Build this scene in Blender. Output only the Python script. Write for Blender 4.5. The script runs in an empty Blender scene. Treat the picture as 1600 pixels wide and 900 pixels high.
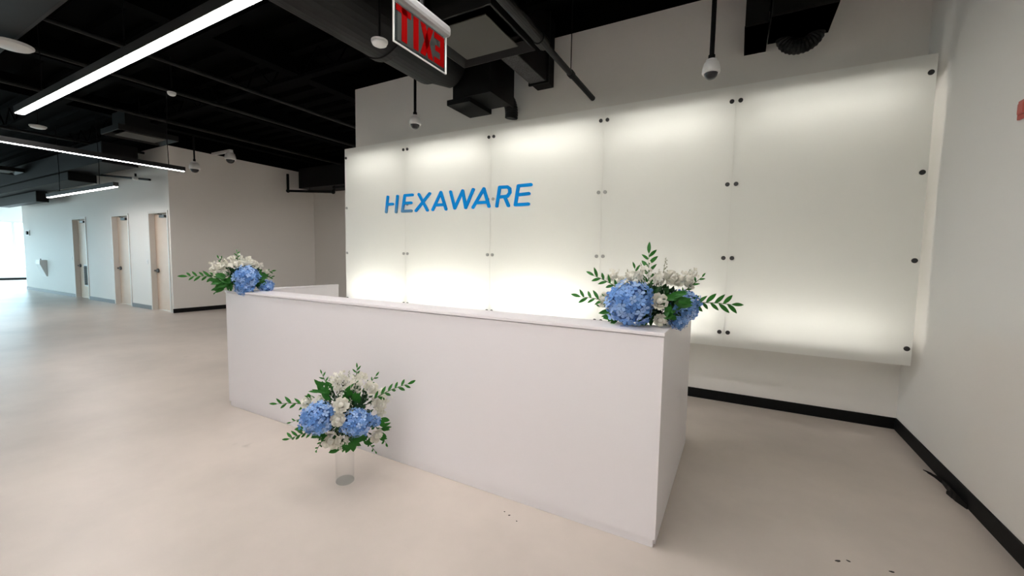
import bpy, bmesh, math, random
from mathutils import Vector, Matrix
random.seed(11)
PI = math.pi
scene = bpy.context.scene
C = scene.collection

# ---------------------------------------------------------------- camera
CAM_H = 1.45
YAW, PITCH, ROLL = 0.5000, -0.0735, 0.0171
def camera_axes():
    f = Vector((-math.sin(YAW)*math.cos(PITCH), math.cos(YAW)*math.cos(PITCH), math.sin(PITCH)))
    r = Vector((math.cos(YAW), math.sin(YAW), 0)); u = r.cross(f)
    return f, r*math.cos(ROLL)+u*math.sin(ROLL), u*math.cos(ROLL)-r*math.sin(ROLL)
f_, r_, u_ = camera_axes()
cd = bpy.data.cameras.new('camera'); cam = bpy.data.objects.new('camera', cd); C.objects.link(cam)
cd.sensor_width = 36; cd.lens = 644.13/1600*36; cd.clip_start = .02; cd.clip_end = 200
m = Matrix((r_, u_, -f_)).transposed().to_4x4(); m.translation = (0, 0, CAM_H)
cam.matrix_world = m
scene.camera = cam

# ---------------------------------------------------------------- sky, exposure, light levels
w = bpy.data.worlds.new('sky'); scene.world = w; w.use_nodes = True
bg = w.node_tree.nodes['Background']
bg.inputs['Strength'].default_value = 3.9
wt = w.node_tree; wtc = wt.nodes.new('ShaderNodeTexCoord'); wsx = wt.nodes.new('ShaderNodeSeparateXYZ'); wt.links.new(wtc.outputs['Generated'], wsx.inputs[0])
wr = wt.nodes.new('ShaderNodeMapRange'); wr.inputs[1].default_value = -.06; wr.inputs[2].default_value = .04; wt.links.new(wsx.outputs['Z'], wr.inputs[0])
wm = wt.nodes.new('ShaderNodeMix'); wm.data_type = 'RGBA'; wm.inputs[6].default_value = (.27, .34, .37, 1); wm.inputs[7].default_value = (.60, .86, 1, 1)   # ground haze, bright sky
wt.links.new(wr.outputs[0], wm.inputs[0]); wt.links.new(wm.outputs[2], bg.inputs['Color'])
vs = scene.view_settings
vs.view_transform = 'Standard'; vs.look = 'None'; vs.gamma = 1; vs.use_curve_mapping = False
vs.exposure = 1.68
LINEAR = 16.8       # strength of the linear ceiling lights
BACKLIGHT = 6.5    # strength of the strips behind the wall panels

# ---------------------------------------------------------------- materials
def mat(name, col, rough=.6, metal=0, noise=None, bump=None, emit=None, spec=.5, coat=0, stain=None):
    mt = bpy.data.materials.new(name); mt.use_nodes = True
    nt = mt.node_tree; b = nt.nodes['Principled BSDF']
    b.inputs['Base Color'].default_value = (*col, 1); b.inputs['Roughness'].default_value = rough
    b.inputs['Metallic'].default_value = metal; b.inputs['Specular IOR Level'].default_value = spec
    b.inputs['Coat Weight'].default_value = coat
    tc = nt.nodes.new('ShaderNodeTexCoord')
    if noise:                                    # (scale, amount, second colour)
        n = nt.nodes.new('ShaderNodeTexNoise'); n.inputs['Scale'].default_value = noise[0]; n.inputs['Detail'].default_value = 5
        n.inputs['Roughness'].default_value = .6
        nt.links.new(tc.outputs['Object'], n.inputs['Vector'])
        r = nt.nodes.new('ShaderNodeMapRange'); r.inputs[1].default_value = .35; r.inputs[2].default_value = .68
        r.inputs[4].default_value = noise[1]; nt.links.new(n.outputs['Fac'], r.inputs[0])
        mx = nt.nodes.new('ShaderNodeMix'); mx.data_type = 'RGBA'
        mx.inputs[6].default_value = (*col, 1); mx.inputs[7].default_value = (*noise[2], 1)
        nt.links.new(r.outputs[0], mx.inputs[0]); last = mx.outputs[2]
        if stain:                                # (scale, threshold, colour) small dark specks
            n2 = nt.nodes.new('ShaderNodeTexNoise'); n2.inputs['Scale'].default_value = stain[0]; n2.inputs['Detail'].default_value = 3
            nt.links.new(tc.outputs['Object'], n2.inputs['Vector'])
            r2 = nt.nodes.new('ShaderNodeMapRange'); r2.inputs[1].default_value = stain[1]; r2.inputs[2].default_value = stain[1]+.05
            r2.inputs[4].default_value = .5; nt.links.new(n2.outputs['Fac'], r2.inputs[0])
            m2 = nt.nodes.new('ShaderNodeMix'); m2.data_type = 'RGBA'; m2.inputs[7].default_value = (*stain[2], 1)
            nt.links.new(r2.outputs[0], m2.inputs[0]); nt.links.new(last, m2.inputs[6]); last = m2.outputs[2]
        nt.links.new(last, b.inputs['Base Color'])
    if bump:
        n = nt.nodes.new('ShaderNodeTexNoise'); n.inputs['Scale'].default_value = bump[0]; n.inputs['Detail'].default_value = 4
        nt.links.new(tc.outputs['Object'], n.inputs['Vector'])
        bp = nt.nodes.new('ShaderNodeBump'); bp.inputs['Strength'].default_value = bump[1]; bp.inputs['Distance'].default_value = .002
        nt.links.new(n.outputs['Fac'], bp.inputs['Height']); nt.links.new(bp.outputs[0], b.inputs['Normal'])
    if emit:
        b.inputs['Emission Color'].default_value = (*emit[0], 1); b.inputs['Emission Strength'].default_value = emit[1]
    return mt

def petal_mat(name, cols, rough=.6, translucent=.25, scale=25):
    mt = bpy.data.materials.new(name); mt.use_nodes = True; nt = mt.node_tree
    b = nt.nodes['Principled BSDF']; b.inputs['Roughness'].default_value = rough; b.inputs['Specular IOR Level'].default_value = .3
    g = nt.nodes.new('ShaderNodeNewGeometry')
    cr = nt.nodes.new('ShaderNodeValToRGB'); cr.color_ramp.elements[0].color = (*cols[0], 1); cr.color_ramp.elements[1].color = (*cols[-1], 1)
    for i, c in enumerate(cols[1:-1]):
        e = cr.color_ramp.elements.new((i+1)/(len(cols)-1)); e.color = (*c, 1)
    nt.links.new(g.outputs['Random Per Island'], cr.inputs[0])
    nt.links.new(cr.outputs[0], b.inputs['Base Color'])
    t = nt.nodes.new('ShaderNodeBsdfTranslucent'); nt.links.new(cr.outputs[0], t.inputs['Color'])
    mx = nt.nodes.new('ShaderNodeMixShader'); mx.inputs[0].default_value = translucent
    o = nt.nodes['Material Output']
    nt.links.new(b.outputs[0], mx.inputs[1]); nt.links.new(t.outputs[0], mx.inputs[2]); nt.links.new(mx.outputs[0], o.inputs[0])
    return mt

def mix_mat(name, kind):
    mt = bpy.data.materials.new(name); mt.use_nodes = True; nt = mt.node_tree
    b = nt.nodes['Principled BSDF']; o = nt.nodes['Material Output']
    mx = nt.nodes.new('ShaderNodeMixShader')
    if kind == 'frost':      # satin film: spreads light coming from behind
        b.inputs['Base Color'].default_value = (.80, .80, .77, 1); b.inputs['Roughness'].default_value = .38
        t = nt.nodes.new('ShaderNodeBsdfTranslucent'); t.inputs['Color'].default_value = (.93, .93, .89, 1)
        mx.inputs[0].default_value = .5
    elif kind == 'clear':    # bare acrylic faces
        b.inputs['Base Color'].default_value = (.9, .95, .93, 1); b.inputs['Roughness'].default_value = .1
        t = nt.nodes.new('ShaderNodeBsdfTransparent'); t.inputs['Color'].default_value = (.97, .98, .97, 1)
        mx.inputs[0].default_value = .93
    else:                    # window / sign glazing
        b.inputs['Base Color'].default_value = (.2, .25, .25, 1); b.inputs['Roughness'].default_value = .03
        t = nt.nodes.new('ShaderNodeBsdfTransparent'); t.inputs['Color'].default_value = (.96, .98, .98, 1)
        mx.inputs[0].default_value = .9
    nt.links.new(b.outputs[0], mx.inputs[1]); nt.links.new(t.outputs[0], mx.inputs[2]); nt.links.new(mx.outputs[0], o.inputs[0])
    return mt

M = dict(
 wall=mat('wall_paint', (.77, .745, .70), .6, spec=.3, noise=(1.3, .25, (.74, .72, .68)), bump=(60, .1)),
 floor=mat('polished_concrete', (.60, .53, .47), .36, noise=(.75, .9, (.46, .41, .365)), bump=(9, .12), stain=(2.6, .74, (.3, .26, .22))),
 black=mat('black_ceiling_paint', (.0003, .0004, .0004), .9, spec=.04, noise=(3, .5, (.0006, .0007, .0007))),
 duct=mat('black_painted_duct', (.0045, .005, .0046), .5, spec=.2, noise=(5, .5, (.006, .0065, .006))),
 grey_duct=mat('dark_grey_duct', (.008, .0078, .0074), .5, spec=.2, noise=(5, .5, (.010, .0098, .0092))),
 base=mat('black_rubber_base', (.0015, .0015, .0015), .6, spec=.2, noise=(20, .3, (.003, .003, .003))),
 desk=mat('white_solid_surface', (.82, .785, .80), .42, noise=(.9, .4, (.80, .785, .785))),
 steel=mat('dark_standoff_metal', (.05, .05, .05), .35, metal=.6, noise=(30, .3, (.08, .08, .08))),
 blue=mat('blue_acrylic_letter', (.0, .36, .95), .5, spec=.1, noise=(6, .2, (0, .345, .92))),
 door=mat('pale_maple_veneer', (.68, .545, .43), .45, noise=(4, .6, (.62, .49, .38))),
 frame=mat('door_frame_paint', (.66, .63, .58), .45, noise=(4, .2, (.62, .6, .55))),
 white=mat('white_plastic', (.75, .75, .73), .4, noise=(10, .2, (.72, .72, .70))),
 sgrey=mat('grey_diffuser_plate', (.07, .068, .058), .6, spec=.2, noise=(6, .3, (.066, .064, .055))),
 dome=mat('smoked_dome', (.02, .02, .022), .12, noise=(10, .2, (.03, .03, .03))),
 led=mat('light_diffuser', (.8, .8, .8), .5, emit=((1, .955, .935), LINEAR)),
 housing=mat('light_housing', (.03, .03, .029), .5, spec=.3, noise=(10, .2, (.025, .025, .025))),
 darkhousing=mat('dark_light_housing', (.004, .004, .004), .5, spec=.2, noise=(10, .2, (.006, .006, .006))),
 red=mat('red_sign_letters', (.20, .001, .001), .5, spec=.05, emit=((1, .003, .003), .015)),
 green=petal_mat('green_leaf', [(.014, .09, .012), (.025, .18, .016), (.07, .29, .04)], .4, .2),
 darkgreen=petal_mat('dark_foliage', [(.006, .03, .01), (.015, .06, .015), (.03, .11, .03)], .5, .1),
 sage=petal_mat('sage_green_bud', [(.25, .28, .19), (.38, .40, .30), (.5, .5, .40)], .6, .15),
 washedsteel=mat('glow_washed_standoff_metal', (.42, .42, .40), .4, noise=(30, .3, (.5, .5, .48))),  # standoff metal with the wash of panel glow painted into its colour
 hyd=petal_mat('blue_hydrangea_petal', [(.11, .26, .60), (.21, .41, .78), (.34, .54, .87), (.48, .66, .92)], .6, .25),
 hydcore=mat('blue_hydrangea_core', (.05, .12, .32), .8, noise=(40, .5, (.10, .2, .42))),
 rose=petal_mat('cream_white_petal', [(.72, .70, .60), (.82, .80, .71), (.88, .87, .80)], .55, .25),
 stem=mat('green_stem', (.06, .12, .03), .6, noise=(30, .4, (.10, .13, .05))),
 foam=mat('dark_green_floral_foam', (.01, .035, .015), .9, noise=(40, .4, (.02, .05, .02))),
 frost=mix_mat('frosted_film', 'frost'), clear=mix_mat('clear_acrylic', 'clear'), glass=mix_mat('window_glazing', 'glass'),
)
def strip_mat(s):
    return mat('backlight_strip', (.8, .8, .8), .5, emit=((1, .965, .91), BACKLIGHT*s))
gm = mix_mat('clear_vase_glass', 'glass'); nt = gm.node_tree
b_ = nt.nodes['Principled BSDF']; b_.inputs['Base Color'].default_value = (.30, .31, .31, 1)
for nd in nt.nodes:
    if nd.type == 'BSDF_TRANSPARENT': nd.inputs['Color'].default_value = (.995, .997, .997, 1)
lw = nt.nodes.new('ShaderNodeLayerWeight'); lw.inputs['Blend'].default_value = .12
r_ = nt.nodes.new('ShaderNodeMapRange'); r_.inputs[3].default_value = 1.0; r_.inputs[4].default_value = .86
nt.links.new(lw.outputs['Facing'], r_.inputs[0])
for nd in nt.nodes:
    if nd.type == 'MIX_SHADER': nt.links.new(r_.outputs[0], nd.inputs[0])
M['vase'] = gm
# reflection fade painted into the blue of the two left letters
fade = bpy.data.materials.new('reflection_fade_letter'); fade.use_nodes = True; nt = fade.node_tree
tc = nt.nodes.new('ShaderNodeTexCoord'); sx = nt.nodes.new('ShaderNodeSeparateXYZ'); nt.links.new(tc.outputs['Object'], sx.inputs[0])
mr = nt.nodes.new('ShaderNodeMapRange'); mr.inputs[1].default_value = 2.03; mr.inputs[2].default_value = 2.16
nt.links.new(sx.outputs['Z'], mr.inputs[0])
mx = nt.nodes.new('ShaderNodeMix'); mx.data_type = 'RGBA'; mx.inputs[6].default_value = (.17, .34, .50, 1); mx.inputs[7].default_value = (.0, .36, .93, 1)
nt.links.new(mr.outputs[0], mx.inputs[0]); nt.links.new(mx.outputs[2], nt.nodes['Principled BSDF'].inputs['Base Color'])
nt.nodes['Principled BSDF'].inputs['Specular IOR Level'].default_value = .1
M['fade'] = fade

# ---------------------------------------------------------------- helpers
def link(name, bm, mt, parent=None, smooth=False):
    me = bpy.data.meshes.new(name); bmesh.ops.recalc_face_normals(bm, faces=bm.faces[:])
    bm.to_mesh(me); bm.free()
    for x in (mt if isinstance(mt, list) else [mt]): me.materials.append(x)
    if smooth:
        for p in me.polygons: p.use_smooth = True
    o = bpy.data.objects.new(name, me); C.objects.link(o)
    if parent: o.parent = parent
    return o
def tag(o, label, cat, group=None):
    o['label'] = label; o['category'] = cat
    if group: o['group'] = group
    return o
def thing(name, label, cat, loc=(0, 0, 0), rz=0, group=None):
    o = bpy.data.objects.new(name, None); C.objects.link(o); o.location = loc; o.rotation_euler = (0, 0, rz)
    o.empty_display_size = .1
    return tag(o, label, cat, group)
def struct(o):
    o['kind'] = 'structure'; return o
def off(p, o): return tuple(p[i]-o[i] for i in range(3))
def add_box(bm, x0, x1, y0, y1, z0, z1, bev=0):
    vs_ = [bm.verts.new((x, y, z)) for x in (x0, x1) for y in (y0, y1) for z in (z0, z1)]
    fs = [bm.faces.new([vs_[i] for i in q]) for q in ((0, 1, 3, 2), (4, 6, 7, 5), (0, 4, 5, 1), (2, 3, 7, 6), (0, 2, 6, 4), (1, 5, 7, 3))]
    if bev: bmesh.ops.bevel(bm, geom=list({e for f in fs for e in f.edges}), offset=bev, segments=2, affect='EDGES', profile=.5)
def box(*a, bev=0):
    bm = bmesh.new(); add_box(bm, *a, bev=bev); return bm
def add_tube(bm, a, b, r0, r1=None, seg=12, cap=True):
    a = Vector(a); b = Vector(b); r1 = r0 if r1 is None else r1
    d = (b-a).normalized(); x = d.orthogonal().normalized(); y = d.cross(x)
    A = [bm.verts.new(a+(x*math.cos(t)+y*math.sin(t))*r0) for t in [2*PI*i/seg for i in range(seg)]]
    B = [bm.verts.new(b+(x*math.cos(t)+y*math.sin(t))*r1) for t in [2*PI*i/seg for i in range(seg)]]
    for i in range(seg): bm.faces.new((A[i], A[(i+1) % seg], B[(i+1) % seg], B[i]))
    if cap: bm.faces.new(A[::-1]); bm.faces.new(B)
def tube(*a, **k):
    bm = bmesh.new(); add_tube(bm, *a, **k); return bm
def add_path(bm, pts, r, seg=8):
    pts = [Vector(p) for p in pts]; rings = []
    prev = None
    for i, p in enumerate(pts):
        d = ((pts[min(i+1, len(pts)-1)]-p).normalized()+(p-pts[max(i-1, 0)]).normalized())
        d = d.normalized() if d.length > 1e-6 else Vector((0, 0, 1))
        x = d.orthogonal().normalized() if prev is None else (prev-d*prev.dot(d)).normalized()
        prev = x; y = d.cross(x); rr = r[i] if isinstance(r, (list, tuple)) else r
        rings.append([bm.verts.new(p+(x*math.cos(t)+y*math.sin(t))*rr) for t in [2*PI*k/seg for k in range(seg)]])
    for A, B in zip(rings, rings[1:]):
        for i in range(seg): bm.faces.new((A[i], A[(i+1) % seg], B[(i+1) % seg], B[i]))
    bm.faces.new(rings[0][::-1]); bm.faces.new(rings[-1])
def add_lathe(bm, prof, seg=24, c=(0, 0, 0)):
    rings = []
    for r, z in prof:
        rings.append([bm.verts.new((c[0]+r*math.cos(2*PI*i/seg), c[1]+r*math.sin(2*PI*i/seg), c[2]+z)) for i in range(seg)] if r > 1e-6
                     else [bm.verts.new((c[0], c[1], c[2]+z))])
    for A, B in zip(rings, rings[1:]):
        for i in range(seg):
            j = (i+1) % seg
            if len(A) == 1 and len(B) == 1: continue
            if len(A) == 1: bm.faces.new((A[0], B[j], B[i]))
            elif len(B) == 1: bm.faces.new((A[i], A[j], B[0]))
            else: bm.faces.new((A[i], A[j], B[j], B[i]))
def lathe(prof, seg=24, c=(0, 0, 0)):
    bm = bmesh.new(); add_lathe(bm, prof, seg, c); return bm

# ================================================================ the setting
XR, XL, YW, ZC = 1.288, -5.50, 4.735, 4.30      # right wall, left end of the logo wall, its face, ceiling deck
ZT = 4.08                                       # where the white wall stops
DX, DY = -11.68, 4.674                          # outer corner of the wall with the doors
FX = -30.0                                      # far window wall
YR = -5.0                                       # wall behind the camera
struct(link('floor', box(FX-.3, XR+.3, YR-.3, 10, -.1, 0), M['floor']))

# corrugated metal deck, ribs running along x
bm = bmesh.new(); prof = []; y = YR-.3
while y < 9.2:
    prof += [(y, ZC), (y+.16, ZC), (y+.20, ZC+.07), (y+.32, ZC+.07)]; y += .36
prof.append((y, ZC)); rows = [[bm.verts.new((x, yy, zz)) for yy, zz in prof] for x in (FX-.3, XR+.3)]
for i in range(len(prof)-1): bm.faces.new((rows[0][i], rows[0][i+1], rows[1][i+1], rows[1][i]))
top = [bm.verts.new((x, yy, ZC+.3)) for x in (FX-.3, XR+.3) for yy in (YR-.3, y)]
bm.faces.new((top[0], top[1], top[3], top[2]))
struct(link('ceiling', bm, M['black']))
n = 0
def trim(bm, mt='black'):
    global n
    n += 1; return struct(link('trim_%d' % n, bm, M[mt]))
for yy in (-2.6, -1.1, .45, 2.55, 3.75):        # joists along x
    bm = bmesh.new(); add_box(bm, FX, XR, yy-.05, yy+.05, 4.22, 4.3); add_box(bm, FX, XR, yy-.05, yy+.05, 3.86, 3.90)
    x = XR-.4; k = 0
    while x > -14:
        a, b = ((4.22, 3.90) if k % 2 else (3.90, 4.22)); add_tube(bm, (x, yy, a), (x-.35, yy, b), .012, seg=5); x -= .35; k += 1
    trim(bm)
for xx in (-5.72, -8.3, -10.6): trim(box(xx-.09, xx+.09, YR, 8.4, 4.0, 4.3))   # girders along y

# logo wall
struct(link('wall_back', box(XL, XR, YW, YW+.3, 0, ZT), M['wall']))
trim(box(XL, XR, YW-.005, YW+.3, ZT, ZC))
struct(link('wall_right', box(XR, XR+.2, YR, 8.4, 0, ZT), M['wall'])); trim(box(XR-.005, XR+.2, YR, 8.4, ZT, ZC))
# return wall left of the logo wall, with the recess behind
struct(link('wall_recess_back', box(DX-.2, XR+.2, 8.42, 8.6, 0, 3.9), M['wall'])); trim(box(DX-.2, XR+.2, 8.41, 8.6, 3.9, ZC))
struct(link('wall_recess_side', box(DX-.2, DX, DY+.2, 8.42, 0, 3.9), M['wall'])); trim(box(DX-.2, DX+.006, DY, 8.42, 3.9, ZC))

# wall with the three doors
doors = [(-17.90, -16.80), (-14.98, -13.90), (-12.78, -11.76)]
ZD = 2.42; DT = .2
bm = bmesh.new(); x = -22.75
for a, b in doors:
    add_box(bm, x, a, DY, DY+DT, 0, ZT); add_box(bm, a, b, DY, DY+DT, ZD, ZT); x = b
add_box(bm, x, DX, DY, DY+DT, 0, 3.9)
add_box(bm, -22.75, -22.55, DY+DT, 9.9, 0, ZT)
struct(link('wall_doors', bm, M['wall'])); trim(box(-22.8, DX, DY-.006, DY+DT, 3.9, ZC))
for i, (a, b) in enumerate(doors):
    w_ = b-a
    d = bpy.data.objects.new('door_%d' % (i+1), None); C.objects.link(d); d.location = (a, DY, 0); struct(d)
    bm = bmesh.new()
    add_box(bm, 0, .05, -.015, .14, 0, ZD); add_box(bm, w_-.05, w_, -.015, .14, 0, ZD); add_box(bm, .05, w_-.05, -.015, .14, ZD-.05, ZD)
    link('door_frame', bm, M['frame'], d)
    sl = link('door_slab', box(.055, w_-.055, .10, .14, .012, ZD-.055), M['door'], d)
    h = link('door_handle', tube((.15, .10, .98), (.15, .075, .98), .05, seg=16), M['steel'], d)
    link('lever', box(.04, .27, .05, .075, .965, .995, bev=.004), M['steel'], h)
    bm = box(.42, .68, .05, .10, ZD-.15, ZD-.09); add_path(bm, [(.55, .06, ZD-.08), (.5, .0, ZD-.07), (.42, .06, ZD-.06)], .009)
    link('door_closer', bm, M['steel'], d)
    bm = bmesh.new(); add_box(bm, -.17, -.10, -.008, 0, 1.13, 1.25, bev=.002); add_box(bm, -.145, -.125, -.014, -.008, 1.17, 1.21)
    sw = link('light_switch', bm, M['white']); sw.location = (a, DY, 0)
    tag(sw, 'small white wall switch left of the %s door' % ['louvred farthest', 'middle', 'nearest'][i], 'switch', 'light switches beside the doors')
    if i == 0:
        lf = link('vent_frame', box(.42, .98, .085, .10, .36, 1.02), M['frame'], d)
        link('vent_opening', box(.46, .94, .082, .086, .40, .98), M['duct'], d)
        for k in range(12):
            bm = bmesh.new(); z = .42+k*.046; add_box(bm, .46, .94, -.004, .004, -.018, .018)
            bmesh.ops.rotate(bm, cent=(0, 0, 0), matrix=Matrix.Rotation(.7, 3, 'X'), verts=bm.verts)
            bmesh.ops.translate(bm, vec=(0, .076, z), verts=bm.verts)
            link('slat', bm, M['sgrey'], d)
litbase = mat('grey_lit_base', (.10, .10, .105), .3, noise=(10, .3, (.12, .12, .12)))  # light reflected off the black baseboard, painted in as grey
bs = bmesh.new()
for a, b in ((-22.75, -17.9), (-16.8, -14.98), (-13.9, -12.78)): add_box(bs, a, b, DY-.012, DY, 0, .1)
struct(link('baseboard_doors', bs, litbase))
struct(link('baseboard_recess', box(DX, DX+.012, DY-.012, 8.42, 0, .1), M['base']))
struct(link('baseboard_recess_back', box(DX+.012, XL, 8.408, 8.42, 0, .1), M['base']))
struct(link('baseboard_back', box(XL, XR, YW-.012, YW, 0, .1), M['base']))
struct(link('baseboard_right', box(XR-.012, XR, YR, YW-.012, 0, .1), M['base']))

# window walls
def window_wall(axis, c, s, e, step, k0, outward):
    """openings between mullions; axis 'y' = wall along y at x=c"""
    def B(bm, a, b, z0, z1, t0=0, t1=.2, bev=0):
        lo, hi = sorted((c+outward*t0, c+outward*t1))
        add_box(bm, lo, hi, a, b, z0, z1) if axis == 'y' else add_box(bm, a, b, lo, hi, z0, z1)
    bm = bmesh.new(); B(bm, s, e, 0, .52); B(bm, s, e, 2.75, ZC); struct(link('wall_windows' if axis == 'y' else 'wall_rear', bm, M['wall']))
    k = k0; a = s
    while a < e-.01:
        b = min(a+step, e)
        bm = bmesh.new()
        B(bm, a, a+.05, .52, 2.75, .02, .12); B(bm, b-.05, b, .52, 2.75, .02, .12)
        B(bm, a+.05, b-.05, .52, .58, .02, .12); B(bm, a+.05, b-.05, 2.69, 2.75, .02, .12)
        wn = struct(link('window_%d' % k, bm, M['frame']))
        bm = bmesh.new(); B(bm, a+.05, b-.05, .58, 2.69, .06, .07); link('pane', bm, M['glass'], wn)
        a = b; k += 1
    return k
k = window_wall('y', FX, YR+.46, 9.9, 1.3, 1, -1)
k = window_wall('x', YR, -28, -17.5, 1.75, k, -1)
struct(link('wall_rear_right', box(-17.5, XR, YR-.2, YR, 0, ZC), M['wall']))
struct(link('wall_rear_left', box(FX-.2, -28, YR-.2, YR, 0, ZC), M['wall']))
bm = box(FX-.2, FX, YR, YR+.46, 0, ZC); struct(link('wall_windows_pier', bm, M['wall']))
struct(link('baseboard_windows', box(FX, FX+.012, YR, 9.9, 0, .1), M['base']))

# ================================================================ backlit frosted panels
PX = [-5.235, -4.028, -2.662, -1.292, -.088, 1.228]; PZ0, PZ1, PY = .655, 3.02, 4.30
ROWS = [2.885, 2.15, 1.48, .79]
SIDE = ['frosted backlit wall panel at the far left end, beside the dark recess', 'frosted backlit wall panel carrying the first blue letters, second from the left end',
        'frosted backlit wall panel carrying the last blue letters', 'frosted backlit wall panel behind the bouquet at the desk corner',
        'frosted backlit wall panel at the right end, meeting the corner wall']
TOPS = [.6, .78, .8, .7, .55]; BOTS = [1.6, 1.9, 1.9, 1.1, .62]
for i in range(5):
    a, b = PX[i]+.0006, PX[i+1]-.0006
    t = thing('frosted_screen', SIDE[i], 'wall panel', (a, PY, PZ0), group='backlit panels of the logo wall')
    W = b-a; H_ = PZ1-PZ0
    bm = bmesh.new(); add_box(bm, 0, W, 0, .012, 0, H_); bm.faces.ensure_lookup_table()
    for f in bm.faces:
        f.material_index = 1 if (f.calc_center_median().y > .0119) else 0
    link('frosted_sheet', bm, [M['frost'], M['clear']], t)
    for sx_ in (.034, W-.034):
        for z in ROWS:
            s = link('standoff', lathe([(0, 0), (.017, 0), (.019, .003), (.019, .012), (0, .012)], 16), M['washedsteel' if z in (2.15, 1.48) and a+sx_ < -1.1 else 'steel'], t)
            s.rotation_euler = (PI/2, 0, 0); s.location = (sx_, 0, z-PZ0)
            r = link('rod', tube((0, 0, 0), (0, 0, -(YW-PY)+.004), .006, seg=8), M['steel'], s)
    for z, s_ in ((2.83, TOPS[i]), (.84, BOTS[i])):
        st = thing('backlight_strip', 'white light strip glowing %s behind the %s' % ('high' if z > 2 else 'low', ['leftmost wall panel', 'second wall panel from the left', 'middle wall panel', 'fourth wall panel from the left', 'rightmost wall panel'][i]), 'light', ((a+b)/2, YW, z), group='light strips behind the panels')
        hw = W/2-.14
        link('channel', box(-hw-.01, hw+.01, -.16, -.003, -.02, .02), M['white'], st)
        zz = .035 if z > 2 else -.045
        link('reflector_lip', box(-hw-.12, hw+.12, -.27, -.003, zz, zz+.01), M['white'], st)
        link('diffuser', box(-hw, hw, -.19, -.1601, -.015, .015), strip_mat(s_), st)

# raised logo lettering
R_ = .0185
LET = [('letter_h', [[(-4.342, 2.267), (-4.373, 2.059)], [(-4.157, 2.267), (-4.186, 2.052)], [(-4.335, 2.162), (-4.248, 2.164)]]),
 ('letter_e', [[(-3.888, 2.269), (-4.026, 2.269), (-4.071, 2.058), (-3.911, 2.057)], [(-4.04, 2.164), (-3.911, 2.165)]]),
 ('letter_x', [[(-3.777, 2.27), (-3.632, 2.055)], [(-3.591, 2.269), (-3.826, 2.056)]]),
 ('letter_a', [[(-3.541, 2.058), (-3.408, 2.274), (-3.324, 2.056)], [(-3.484, 2.115), (-3.353, 2.115)]]),
 ('letter_w', [[(-3.252, 2.271), (-3.186, 2.063), (-3.065, 2.273), (-3.016, 2.062), (-2.906, 2.278)]]),
 ('letter_a', [[(-2.907, 2.061), (-2.751, 2.278), (-2.675, 2.063)], [(-2.847, 2.114), (-2.701, 2.114)]]),
 ('letter_r', [[(-2.565, 2.062), (-2.529, 2.28), (-2.423, 2.278), (-2.392, 2.255), (-2.388, 2.21), (-2.421, 2.17), (-2.545, 2.165)], [(-2.455, 2.158), (-2.406, 2.06)]]),
 ('letter_e', [[(-2.116, 2.283), (-2.277, 2.28), (-2.313, 2.065), (-2.144, 2.066)], [(-2.292, 2.177), (-2.14, 2.184)]])]
sign = thing('logo_lettering', 'raised blue italic capital letters HEXAWARE on the frosted panels', 'sign', (0, 4.275, 0))
def stroke(bm, P, y0, y1):
    # rounded capsule for each segment of the stroke
    for (x0, z0), (x1, z1) in zip(P, P[1:]):
        y0 -= .0007
        ang = math.atan2(z1-z0, x1-x0); pts = []
        for k in range(9): t = ang+PI/2+PI*k/8; pts.append((x0+R_*1.12*math.cos(t), z0+R_*math.sin(t)))
        for k in range(9): t = ang-PI/2+PI*k/8; pts.append((x1+R_*1.12*math.cos(t), z1+R_*math.sin(t)))
        A = [bm.verts.new((x, y0, z)) for x, z in pts]; B = [bm.verts.new((x, y1, z)) for x, z in pts]
        bm.faces.new(A); bm.faces.new(B[::-1])
        for i in range(len(A)): j = (i+1) % len(A); bm.faces.new((A[i], B[i], B[j], A[j]))
for i, (nm, S) in enumerate(LET):
    bm = bmesh.new()
    for j, P in enumerate(S): stroke(bm, P, 0-.003*j, .014)
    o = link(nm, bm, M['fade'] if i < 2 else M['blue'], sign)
    if i < 2: o['label'] = 'blue letter with a grey reflection fade painted at its foot'
    bm = bmesh.new()
    for P in S: add_tube(bm, (P[0][0], .014, P[0][1]), (P[0][0], .0235, P[0][1]), .005, seg=6)
    link('mounting_pin', bm, M['steel'], o)

# ================================================================ reception desk
dx0, dx1, dy, dh = -4.184, -.296, 2.075, 1.10
desk = thing('reception_desk', 'long white reception desk with open back in front of the logo wall', 'desk', (dx0, dy, 0))
L_ = dx1-dx0
link('front_panel', box(0, L_, .008, .05, .045, dh-.022), M['desk'], desk)
link('plinth', box(.012, L_-.012, .016, .05, 0, .045), M['desk'], desk)
link('ledge', box(-.004, L_+.004, 0, .23, dh-.018, dh, bev=.002), M['desk'], desk)
link('ledge_support', box(.06, L_-.06, .05, .06, .74, dh-.018), M['desk'], desk)
for nm, xa, xb, ye in (('side_panel', .004, .05, 1.21), ('side_panel', L_-.05, L_-.004, 1.41)):
    s = link(nm, box(xa, xb, .05, ye, 0, dh-.02), M['desk'], desk); link('top_edge', box(xa-.004, xb+.004, .23, ye, dh-.02, dh, bev=.002), M['desk'], s)
link('work_surface', box(.05, L_-.05, .06, .76, .70, .74, bev=.003), M['desk'], desk)
link('support_leg', box(L_/2-.02, L_/2+.02, .06, .7, 0, .70), M['desk'], desk)

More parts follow.
